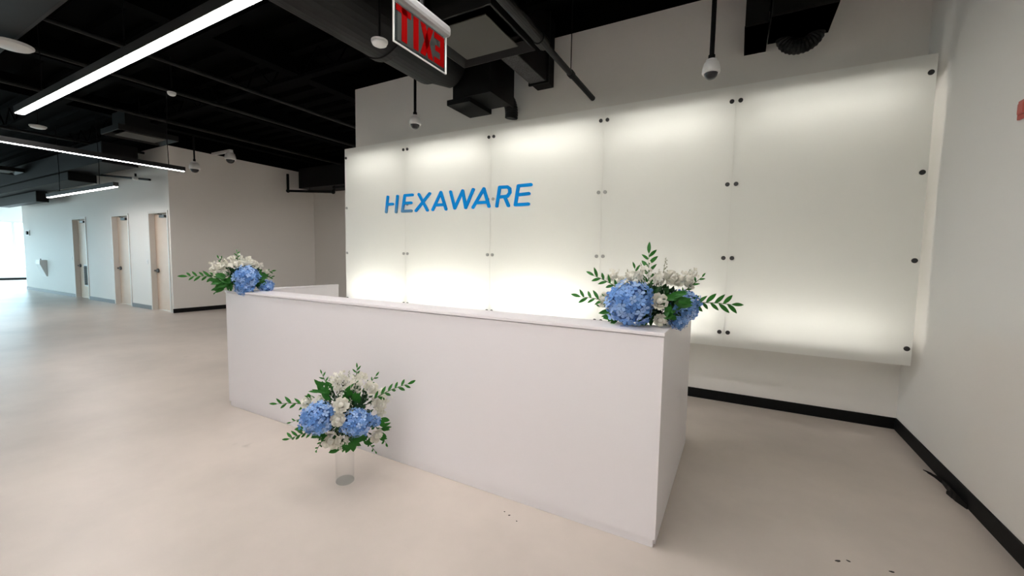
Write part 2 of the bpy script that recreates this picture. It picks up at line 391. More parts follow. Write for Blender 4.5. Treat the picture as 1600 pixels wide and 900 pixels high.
# ================================================================ lights
def linear(label, a, b, z, wd=.092, hh=.085, mt='housing', cables=(), group='long linear ceiling lights', hang=ZC):
    a = Vector((*a, z)); b = Vector((*b, z)); L = (b-a).length
    t = thing('linear_light', label, 'ceiling light', a, math.atan2(b.y-a.y, b.x-a.x), group)
    bm = bmesh.new(); h = wd/2
    add_box(bm, 0, L, -h, -h+.008, 0, hh); add_box(bm, 0, L, h-.008, h, 0, hh); add_box(bm, 0, L, -h+.008, h-.008, hh-.008, hh)
    link('housing', bm, M[mt], t)
    for e in (0, L-.01): link('end_cap', box(e, e+.01, -h-.001, h+.001, .001, hh+.001), M[mt], t)
    link('diffuser', box(.01, L-.01, -h+.007, h-.007, -.004, .010), M['led'], t)
    for c in cables:
        bm = bmesh.new(); add_path(bm, [(c, 0, hh), (c+.012, .004, hh+(hang-z-hh)*.3), (c-.01, 0, hh+(hang-z-hh)*.7), (c, 0, hang-z)], .006, 6)
        link('suspension_cord', bm, M['base'], t)
linear('long bright linear light hanging closest, running diagonally over the upper left', (-8.27, 1.735), (-.7, 1.735), 3.2, cables=(.9, 3.2, 5.6))
linear('thin linear light with a dangling end cord, ending in front of the door wall', (-8.23, 3.53), (-8.23, .75), 2.80, wd=.055, hh=.07, mt='darkhousing', cables=(.22, 2.3))
linear('short linear light near the doors, its dark end cap to the right', (-14.62, 3.44), (-10.72, 3.44), 2.70, wd=.08, mt='housing', cables=(.8, 3.1))
linear('distant linear light over the window bay', (-27.5, 4.2), (-24.1, 4.2), 3.05, cables=(.8, 2.9))
linear('added linear light over the aisle behind the viewer', (-2.8, .35), (.3, .35), 3.2, cables=(.5, 2.9))  # this row and the next two: unseen, added as frontal light
linear('added linear light in the second row behind the viewer', (-4.4, -1.4), (0, -1.4), 3.2, cables=(.9, 3.7))
linear('added linear light near the rear wall behind the viewer', (-2.6, -3.2), (0, -3.2), 3.2, cables=(.5, 2.1))
linear('added unseen linear light behind the logo wall, brightening the recess', (-7.3, 6.6), (-2.5, 6.6), 3.2, cables=(1.3, 4))  # this and the next: hidden lamps added to lift the recess walls
linear('second added unseen linear light behind the logo wall, brightening the recess', (-6.8, 7.75), (-2, 7.75), 3.3, cables=(.9, 4))
linear('added unseen linear light far down the open floor', (-16.5, -1.2), (-12.5, -1.2), 2.7, cables=(.9, 3.0))  # added out of view, hung low so the upper door wall stays dark

# ================================================================ ceiling equipment
def dome(label, x, y, z, s=1, pole=True, group='dome cameras under the ceiling'):
    t = thing('dome_camera', label, 'security camera', (x, y, z), group=group)
    r = .06*s
    link('mount_ring', lathe([(0, 1.75*r), (.62*r, 1.75*r), (.62*r, 1.55*r), (0, 1.55*r)]), M['white'], t)
    link('body', lathe([(.5*r, 1.6*r), (.85*r, 1.35*r), (1.02*r, .7*r), (1.05*r, .25*r), (1.0*r, .12*r), (.8*r, .1*r), (.5*r, 1.6*r)], 28), M['white'], t, smooth=True)
    link('lens_dome', lathe([(0, -.62*r), (.25*r, -.6*r), (.5*r, -.48*r), (.7*r, -.25*r), (.8*r, .1*r), (.80*r, .2*r)], 28), M['dome'], t, smooth=True)
    if pole:
        link('pole', tube((0, 0, 1.75*r), (0, 0, ZC-z), .017, seg=12), M['base'], t); link('coupler', tube((0, 0, 1.75*r), (0, 0, 2.3*r), .024, seg=12), M['base'], t)
    return t
dome('white dome camera on a black pole above the first logo letters', -3.59, 4.0, 3.06, 1.14)
dome('white dome camera on a black pole above the right-hand panels', -.25, 3.5, 2.84)
dome('white dome camera on a short black pole in front of the recess wall', -10.9, 4.87, 3.31, 1.7)
t = dome('white dome camera mounted high on the recess wall header without a pole', -10.9, 5.63, 3.68, 1.9, False)
link('bracket', box(-.78, .05, -.04, .04, .2, .25), M['white'], t)
t = thing('ceiling_sensor', 'tiny white sensor hanging under the dark pipe by the door wall', 'sensor', (-12.59, 4.4, 3.12), group='small ceiling sensors')
link('housing', lathe([(0, 0), (.06, .01), (.07, .05), (.03, .09), (0, .09)]), M['white'], t, smooth=True)
link('stem', tube((0, 0, .09), (0, 0, .16), .02), M['base'], t)

def detector(label, x, y, z, r, top=ZC+.07):
    t = thing('smoke_detector', label, 'smoke detector', (x, y, z), group='small ceiling sensors')
    link('base', lathe([(0, .02), (r, .02), (r, .035), (0, .035)]), M['white'], t)
    link('cover', lathe([(0, -.012), (.5*r, -.012), (.85*r, 0), (.98*r, .019), (0, .019)], 28), M['white'], t, smooth=True)
    link('stem', tube((0, 0, .035), (0, 0, top-z), .01, seg=8), M['base'], t)
detector('round white smoke detector under the round duct beside the exit sign', -2.66, 2.54, 3.165, .066)
detector('small white detector among the beams over the left aisle', -11.01, 2.52, 3.6, .11)
detector('small white detector below the dark joists left of the round duct', -6.94, 2.86, 3.6, .05)
detector('pale disc detector under the big dark duct at the upper left edge', -6.76, 1.40, 3.55, .16, 3.615)

def diffuser(label, x0, x1, y0, y1, z, ins=.13, ph=.4):
    t = thing('air_diffuser', label, 'air vent', ((x0+x1)/2, (y0+y1)/2, z), group='square ceiling air diffusers')
    hx, hy = (x1-x0)/2, (y1-y0)/2
    bm = bmesh.new()      # sloped frame
    rim = [(-hx, -hy), (hx, -hy), (hx, hy), (-hx, hy)]
    def ring(s, z_): return [bm.verts.new((x*s, y*s, z_)) for x, y in rim]
    R0, R1, R2, R3 = ring(1, .004), ring(.97, 0), ring(.80, .07), ring(1, .10)
    for A, B in ((R0, R1), (R1, R2), (R0, R3)):
        for i in range(4): bm.faces.new((A[i], A[(i+1) % 4], B[(i+1) % 4], B[i]))
    bm.faces.new(R3)
    link('frame', bm, M['grey_duct'], t)
    link('plaque', box(-hx+ins, hx-ins, -hy+ins, hy-ins, .012, .02), M['sgrey'], t)
    link('plenum', box(-hx*.7, hx*.7, -hy*.7, hy*.7, .10, ph), M['duct'], t)
    link('hanger', tube((0, 0, ph), (0, 0, ZC+.07-z), .01, seg=6), M['base'], t)
diffuser('large square air diffuser with grey plaque beside the exit sign', -2.40, -1.64, 2.61, 3.36, 3.25, .115)
diffuser('square air diffuser hanging over the left aisle before the doors', -10.50, -9.72, 3.19, 4.09, 3.6, .15)
diffuser('distant square air diffuser at the far left above the doors', -18.2, -17.3, 2.72, 3.66, 3.55, .15, .12)

# round main duct with joints
t = thing('round_duct', 'wide dark round duct running overhead towards the logo wall', 'duct', (-3.02, 0, 3.62), group='dark ducts')
R = .325
link('duct_run', tube((0, -.9, 0), (0, 2.95, 0), R, seg=40), M['grey_duct'], t, smooth=False)
link('duct_end', tube((0, 2.95, 0), (0, 3.62, 0), R-.02, seg=40), M['duct'], t)
link('joint_band', tube((0, 2.9, 0), (0, 2.97, 0), R+.012, seg=40), M['grey_duct'], t)
link('reducer', tube((0, 3.62, 0), (.10, 3.93, -.1), R-.03, .17, seg=32), M['duct'], t)
link('hanger_strap', box(-.35, -.33, 1.6, 1.64, 0, ZC-3.62), M['duct'], t); link('hanger_strap', box(.33, .35, 1.6, 1.64, 0, ZC-3.62), M['duct'], t)
# terminal box at the end of it
t = thing('duct_box', 'dark sheet metal duct box with a flexible elbow at the end of the round duct', 'duct', (-2.9, 4.2, 3.35), group='dark ducts')
link('box_body', box(-.10, .42, -.22, .25, -.08, .36), M['duct'], t)
link('lower_box', box(-.20, .12, -.20, .28, -.13, -.07), M['duct'], t)
link('flange', box(.42, .44, -.27, .27, -.10, .44), M['duct'], t)
bm = bmesh.new()
P = []
for k in range(25):
    a = k/24*PI*.62; P.append((.29+.12*math.sin(a)*.6, .34+.02*k/24, -.13+.17*math.cos(a)))
add_path(bm, P, [.075+(.006 if k % 2 else 0) for k in range(25)], 20); link('flexible_elbow', bm, M['duct'], t)
link('rail', box(.10, .16, -.2, .2, .36, .95), M['duct'], t)
# narrow lined duct entering the wall
t = thing('lined_duct', 'narrow black lined duct entering the wall behind the square diffuser', 'duct', (-2.155, 4.0, 3.5), group='dark ducts')
link('duct_run', box(-.11, .10, -.5, .72, 0, .75), M['base'], t); link('flange', box(-.13, .13, .50, .53, -.02, .76), M['duct'], t)
lined = mat('speckled_duct_liner', (.03, .03, .03), .9, noise=(90, 1, (.10, .10, .10)))
link('speckled_liner', box(-.10, .09, -.48, .49, -.004, 0), lined, t)
# pipe to the wall
t = thing('grey_pipe', 'dark grey pipe on a wire hanger running into the wall above the panels', 'pipe', (-1.56, 0, 3.29), group='pipes and conduits')
link('thin_run', tube((0, 3.3, 0), (0, YW-.02, 0), .028, seg=16), M['grey_duct'], t)
link('thick_run', tube((0, 1.9, 0), (0, 3.28, 0), .045, seg=16), M['grey_duct'], t)
link('coupling', tube((0, 3.24, 0), (0, 3.36, 0), .055, seg=16), M['duct'], t)
link('clamp', tube((0, 3.98, 0), (0, 4.04, 0), .036, seg=16), M['duct'], t); link('hanger_wire', tube((0, 4.0, .03), (.0, 4.0, ZC-3.29), .005, seg=6), M['base'], t)
# square duct group at the right
t = thing('square_duct', 'dark rectangular duct over the right panels with a flexible loop below', 'duct', (.36, 4.3, 3.45), group='dark ducts')
link('duct_drop', box(-.22, .22, -.2, .28, 0, .84), M['duct'], t)
link('lower_flange', box(-.225, .225, -.205, .285, 0, .02), M['grey_duct'], t)
link('upper_collar', box(-.23, .23, -.22, .30, .30, .34), M['base'], t)
bm = bmesh.new(); P = []
for k in range(31):
    a = PI*k/30; P.append((.12*math.cos(a)+.02, .26, .02-.10*math.sin(a)))
add_path(bm, P, [.062+(.006 if k % 2 else 0) for k in range(31)], 14); link('flexible_loop', bm, M['duct'], t)
t = thing('small_duct', 'narrow dark duct drop left of the rectangular duct', 'duct', (.04, 4.4, 3.45), group='dark ducts')
link('duct_drop', box(-.09, .085, -.22, .33, 0, .84), M['duct'], t); link('lower_plate', box(-.093, .088, -.223, .333, 0, .012), M['grey_duct'], t)
# dark ducts in front of the door wall
def duct_box(label, x0, x1, y0, y1, z0, z1, mt='base', bev=0):
    t = thing('supply_duct', label, 'duct', ((x0+x1)/2, (y0+y1)/2, z0), group='dark ducts'); hx, hy = (x1-x0)/2, (y1-y0)/2
    link('duct_run', box(-hx, hx, -hy, hy, 0, z1-z0, bev=bev), M[mt], t)
    link('seam_flange', box(hx-.05, hx-.02, -hy-.01, hy+.01, -.01, z1-z0+.005), M[mt], t)
duct_box('long black duct high in front of the door wall', -24, -12.14, 3.7, 4.3, 3.37, 3.8)
duct_box('lower black duct along the door wall, ending above the louvred door', -24, -14.4, 3.75, 4.25, 3.16, 3.35)
duct_box('thin black duct beside the distant linear light', -22, -18.0, 4.0, 4.24, 2.86, 3.14, 'duct')
duct_box('big dark grey duct with rounded edges at the upper left corner', -7.6, -4.2, .55, 1.45, 3.62, 3.79, 'duct', .05)
duct_box('black soffit duct in the corner of the recess', -11.2, -7.0, 7.6, 8.38, 3.33, 3.88)
duct_box('pale grey duct end above the distant linear light', -23.8, -21.5, 4.36, 4.6, 3.3, 3.42, 'sgrey')
def pipe(label, pts, r, mt='base', fit=True):
    t = thing('conduit', label, 'pipe', pts[0], group='pipes and conduits'); P = [off(p, pts[0]) for p in pts]
    for a, b in zip(P, P[1:]): link('pipe_run', tube(a, b, r, seg=10), M[mt], t)
    a, b = P[len(P)//2-1], P[len(P)//2]; q = tuple((a[i]+b[i])/2 for i in range(3))
    link('hanger_rod', tube(q, (q[0], q[1], ZC+.07-pts[0][2]), .006, seg=6), M['base'], t)
    if fit:
        for p in P[1:-1]:
            bm = bmesh.new(); bmesh.ops.create_icosphere(bm, subdivisions=2, radius=r*1.6, matrix=Matrix.Translation(p)); link('elbow', bm, M[mt], t)
pipe('black stepped sprinkler pipe below the corner soffit of the recess', [(-12.0+.45, 7.5, 3.75), (-11.55, 7.5, 3.27), (-9.6, 7.5, 3.12), (-9.55, 7.5, 3.23), (-3.0, 7.5, 3.2)], .035)
pipe('black pipe under the duct in front of the door wall', [(-16.5, 4.45, 3.75), (-16.3, 4.45, 3.60), (-12.0, 4.45, 3.10)], .025)
for i, (x, z) in enumerate([(-6.4, 3.83), (-7.5, 3.83), (-9.3, 3.83), (-12.8, 3.83)]):
    pipe('black conduit running front to back overhead, %s' % ['rightmost of four', 'second of four from the right', 'third of four from the right', 'leftmost of four, near the doors'][i],
         [(x, YR+.1, z), (x, 4.72 if x > -5.5 else 4.66 if x < -12 else 7.5, z)], .028, 'duct')

# ================================================================ exit sign
t = thing('exit_sign', 'edge-lit glass exit sign with red letters, seen from behind', 'exit sign', (-1.62, 1.86, 2.56))
# local y runs along the sign
ex0, ex1 = -.215, .215
link('housing', box(-.032, .032, ex0-.02, ex1+.02, .21, .275, bev=.02), mat('grey_sign_housing', (.33, .33, .325), .45, noise=(10, .2, (.3, .3, .3))), t, smooth=False)
link('glass_plate', box(-.004, .004, ex0, ex1, 0, .215), M['glass'], t)
bm = bmesh.new(); add_box(bm, -.005, .005, ex0-.003, ex1, -.004, 0); add_box(bm, -.005, .005, ex0-.004, ex0, -.004, .21); add_box(bm, -.005, .005, ex1, ex1+.004, -.004, .21)
link('bright_edge', bm, M['white'], t)
darkp = mat('dark_sign_face', (.035, .04, .035), .5, noise=(10, .3, (.05, .05, .05)))
link('dark_face', box(.0045, .0055, ex0+.02, ex1-.03, .012, .2), darkp, t)
link('stem', tube((0, 0, .27), (0, 0, ZC-2.56), .012), M['base'], t)
def sign_letter(nm, rects, polys=()):
    bm = bmesh.new()
    for y0, y1, z0, z1 in rects: add_box(bm, .0056, .008, y0, y1, z0, z1)
    for P in polys:
        A = [bm.verts.new((.0056, y, z)) for y, z in P]; B = [bm.verts.new((.0081, y, z)) for y, z in P]
        bm.faces.new(A); bm.faces.new(B[::-1])
        for i in range(len(A)): j = (i+1) % len(A); bm.faces.new((A[i], A[j], B[j], B[i]))
    link(nm, bm, M['red'], t)
z0, z1 = .02, .19
# reading from the near (left in view) end: T I X E mirrored
sign_letter('letter_t', [(-.165, -.125, z0, z1), (-.205, -.095, z1-.032, z1)])
sign_letter('letter_i', [(-.075, -.035, z0, z1)])
sign_letter('letter_x', [], [[(-.02, z0), (.022, z0), (.09, z1), (.048, z1)], [(.048, z0), (.09, z0), (.022, z1), (-.02, z1)]])
sign_letter('letter_e', [(.155, .19, z0, z1), (.10, .156, z0, z0+.032), (.10, .156, z1-.032, z1), (.11, .156, .09, .12)])

# ================================================================ small things on walls and floor
t = thing('wall_strobe', 'small dark and white alarm device high on the far door wall', 'alarm', (-22.1, DY, 2.03))
link('plate', box(-.12, .12, -.03, 0, -.09, .09, bev=.005), M['white'], t); link('lamp', box(-.05, .07, -.07, -.03, -.06, .06, bev=.01), M['duct'], t)
t = thing('drinking_fountain', 'white wall-hung box fixture on the wall left of the louvred door', 'fountain', (-20.6, DY, .55))
bm = bmesh.new(); A = [(-.2, 0, .55), (.2, 0, .55), (.2, -.17, .55), (-.2, -.17, .55), (-.2, 0, 0), (.2, 0, 0), (.2, -.03, 0), (-.2, -.03, 0), (.2, -.17, .42), (-.2, -.17, .42)]
V = [bm.verts.new(p) for p in A]
for q in ((0, 1, 2, 3), (4, 7, 6, 5), (3, 2, 8, 9), (9, 8, 6, 7), (0, 4, 5, 1), (1, 5, 6, 8, 2), (0, 3, 9, 7, 4)): bm.faces.new([V[i] for i in q])
link('basin', bm, M['white'], t); link('spout', tube((.1, -.12, .55), (.1, -.12, .60), .01), M['steel'], t)
t = thing('fire_alarm', 'red alarm device edge on the right wall at the picture edge', 'alarm', (XR, 3.235, 2.28))
redp = mat('red_alarm_plastic', (.45, .05, .03), .4, noise=(8, .3, (.5, .06, .04)))
link('backplate', box(-.015, 0, -.06, .06, -.05, .05, bev=.004), redp, t); link('strobe_lens', box(-.03, -.015, -.03, .03, -.03, .03, bev=.006), redp, t)
# peeled base strip and tape at the foot of the right wall
t = thing('peeled_base_strip', 'torn black strip peeling off the baseboard at the foot of the right wall', 'debris', (XR-.013, 3.6, 0))
def ribbon(pts, hgt):
    bm = bmesh.new(); rows = [[bm.verts.new((x+dx_, y, z)) for dx_, z in ((0, 0), (0, h), (.006, h), (.006, 0))] for (x, y), h in zip(pts, hgt)]
    for A, B in zip(rows, rows[1:]):
        for i in range(4): bm.faces.new((A[i], A[(i+1) % 4], B[(i+1) % 4], B[i]))
    bm.faces.new(rows[0]); bm.faces.new(rows[-1][::-1]); return bm
link('loose_strip', ribbon([(-.045, .24), (-.026, .18), (-.014, .10), (-.02, .0), (-.035, -.08), (-.03, -.14), (-.008, -.22)], [.004, .02, .03, .035, .05, .045, .03]), M['base'], t)
link('torn_flap', ribbon([(-.055, .28), (-.035, .23), (-.012, .18)], [.004, .012, .006]), M['base'], t)
link('crumpled_end', ribbon([(-.042, -.05), (-.036, -.10), (-.014, -.17)], [.02, .045, .03]), M['base'], t)
fleck = mat('dark_floor_scrap', (.05, .045, .04), .8, noise=(40, .4, (.08, .07, .06)))
for i, (x, y, a, l) in enumerate([(.50, 2.45, .5, .012), (.545, 2.475, -.3, .008), (.71, 2.49, .2, .01), (-1.06, 1.955, .7, .006), (-1.0, 1.93, .2, .004), (-1.10, 1.97, .2, .004)]):
    bm = bmesh.new(); V = [bm.verts.new((l*math.cos(q)*(1+.3*math.sin(3*q)), l*.45*math.sin(q), z)) for z in (0, .003) for q in [2*PI*k/7 for k in range(7)]]
    bm.faces.new(V[:7][::-1]); bm.faces.new(V[7:])
    for k in range(7): j = (k+1) % 7; bm.faces.new((V[k], V[j], V[7+j], V[7+k]))
    o = link('floor_scrap', bm, fleck); o.location = (x, y, 0); o.rotation_euler = (0, 0, a)
    tag(o, ['tiny dark scrap on the floor right of the desk, longest of three', 'tiny dark scrap on the floor right of the desk, middle one', 'tiny dark scrap on the floor right of the desk, nearest the right wall',
        'tiny speck at the foot of the desk front, middle of three', 'tiny speck at the foot of the desk front, right of three', 'tiny speck at the foot of the desk front, left of three'][i], 'scrap', 'tiny scraps on the floor')

# ================================================================ flowers
def leaf_mesh(name, L=1, W=.42, curl=.25, mt='green'):
    bm = bmesh.new(); nseg = 6; rows = []
    for i in range(nseg+1):
        t_ = i/nseg; w_ = W/2*math.sin(PI*min(1, t_*.97+.03))**.8*(1-.25*t_); z = curl*(t_*.3-t_*t_)*.9
        rows.append([bm.verts.new((-w_, t_*L, z+w_*.35)), bm.verts.new((0, t_*L, z)), bm.verts.new((w_, t_*L, z+w_*.35))])
    for A, B in zip(rows, rows[1:]):
        bm.faces.new((A[0], A[1], B[1], B[0])); bm.faces.new((A[1], A[2], B[2], B[1]))
    me = bpy.data.meshes.new(name); bm.to_mesh(me); bm.free(); me.materials.append(M[mt])
    for p in me.polygons: p.use_smooth = True
    return me
LEAF = [leaf_mesh('leaf', W=.42, curl=.3), leaf_mesh('leaf', W=.55, curl=.15), leaf_mesh('leaf', W=.3, curl=.4)]
SPIKY = leaf_mesh('sprig_leaf', W=.34, curl=.35, mt='green')
def orient(direction, up=(0, 0, 1)):
    y = Vector(direction).normalized(); z = Vector(up); z = z-y*z.dot(y)
    if z.length < 1e-3: z = y.orthogonal()
    z.normalize(); x = y.cross(z); return Matrix((x, y, z)).transposed()
def put(name, me, parent, loc, direction, up, scale):
    o = bpy.data.objects.new(name, me); C.objects.link(o); o.parent = parent
    mt = orient(direction, up).to_4x4(); mt.translation = loc; o.matrix_local = mt @ Matrix.Diagonal((scale[0], scale[1], scale[2], 1)); return o
def floret(bm, c, nrm, s, rng):
    nrm = nrm.normalized(); x = nrm.orthogonal().normalized(); x = Matrix.Rotation(rng.uniform(0, PI), 3, nrm) @ x; y = nrm.cross(x)
    ctr = c
    vs0 = bm.verts.new(ctr)
    for k in range(4):
        a = PI/2*k; d = x*math.cos(a)+y*math.sin(a); e = x*-math.sin(a)+y*math.cos(a); up = nrm*s*rng.uniform(.02, .4)
        p1 = bm.verts.new(ctr+d*s*.55-e*s*.42+up*.5); p2 = bm.verts.new(ctr+d*s*.55+e*s*.42+up*.5)
        p3 = bm.verts.new(ctr+d*s*1.0+up-e*s*.25); p4 = bm.verts.new(ctr+d*s*1.0+up+e*s*.25)
        bm.faces.new((vs0, p1, p2)); bm.faces.new((p1, p3, p4, p2))
def hydrangea(parent, loc, r, rng):
    bm = bmesh.new(); N = int(70+r*700)
    for i in range(N):
        z = 1-2*(i+.5)/N; a = i*2.399963; q = math.sqrt(1-z*z)
        nrm = Vector((q*math.cos(a), q*math.sin(a), z)); rad = r*rng.uniform(.84, 1.03)*(1+.06*math.sin(3*a+5*z))
        tilt = Vector((rng.uniform(-.45, .45), rng.uniform(-.45, .45), rng.uniform(-.45, .45)))
        floret(bm, Vector((nrm.x, nrm.y, nrm.z*.92))*rad, nrm+tilt, r*.17+.003, rng)
    h = bpy.data.objects.new('hydrangea', bpy.data.meshes.new('hydrangea')); bm.to_mesh(h.data); bm.free(); h.data.materials.append(M['hyd'])
    C.objects.link(h); h.parent = parent; h.location = loc
    bm = bmesh.new(); bmesh.ops.create_icosphere(bm, subdivisions=2, radius=r*.80); link('flower_core', bm, M['hydcore'], h, smooth=True)
def rose_mesh(rng):
    bm = bmesh.new()
    def petal(rad, a0, span, h0, h1, lean, ruff):
        nu, nv = 5, 4; rows = []
        for j in range(nv+1):
            v = j/nv; row = []
            for i in range(nu+1):
                u_ = i/nu; a = a0+(u_-.5)*span*(.5+.5*math.sin(PI*min(1, v*.8+.25)))
                rr = rad*(.45+.55*v**.6)+lean*v*v+ruff*(v**3)*math.sin(u_*9)*.3
                hh = h0+(h1-h0)*v*(1-.28*(2*u_-1)**2)-lean*.5*v**4
                row.append(bm.verts.new((rr*math.cos(a), rr*math.sin(a), hh)))
            rows.append(row)
        for A, B in zip(rows, rows[1:]):
            for i in range(nu): bm.faces.new((A[i], A[i+1], B[i+1], B[i]))
    bmesh.ops.create_icosphere(bm, subdivisions=2, radius=.34, matrix=Matrix.Translation((0, 0, .12)) @ Matrix.Diagonal((1, 1, 1.25, 1)))
    for k in range(3): petal(.16, k*2.1, 2.6, -.1, .62, 0, .02)
    for k in range(4): petal(.33, k*1.57+.4, 2.0, -.25, .62, .05, .06)
    for k in range(5): petal(.52, k*1.256+.1, 1.75, -.4, .5, .14, .1)
    for k in range(6): petal(.68, k*1.047+.5, 1.5, -.5, .34, .30, .14)
    me = bpy.data.meshes.new('rose'); bm.to_mesh(me); bm.free(); me.materials.append(M['rose'])
    for p in me.polygons: p.use_smooth = True
    return me
_rr = random.Random(3); ROSE = [rose_mesh(_rr), rose_mesh(_rr)]
def bead(bm, c, r):
    bmesh.ops.create_icosphere(bm, subdivisions=1, radius=r, matrix=Matrix.Translation(c) @ Matrix.Diagonal((1, 1, 1.2, 1)))

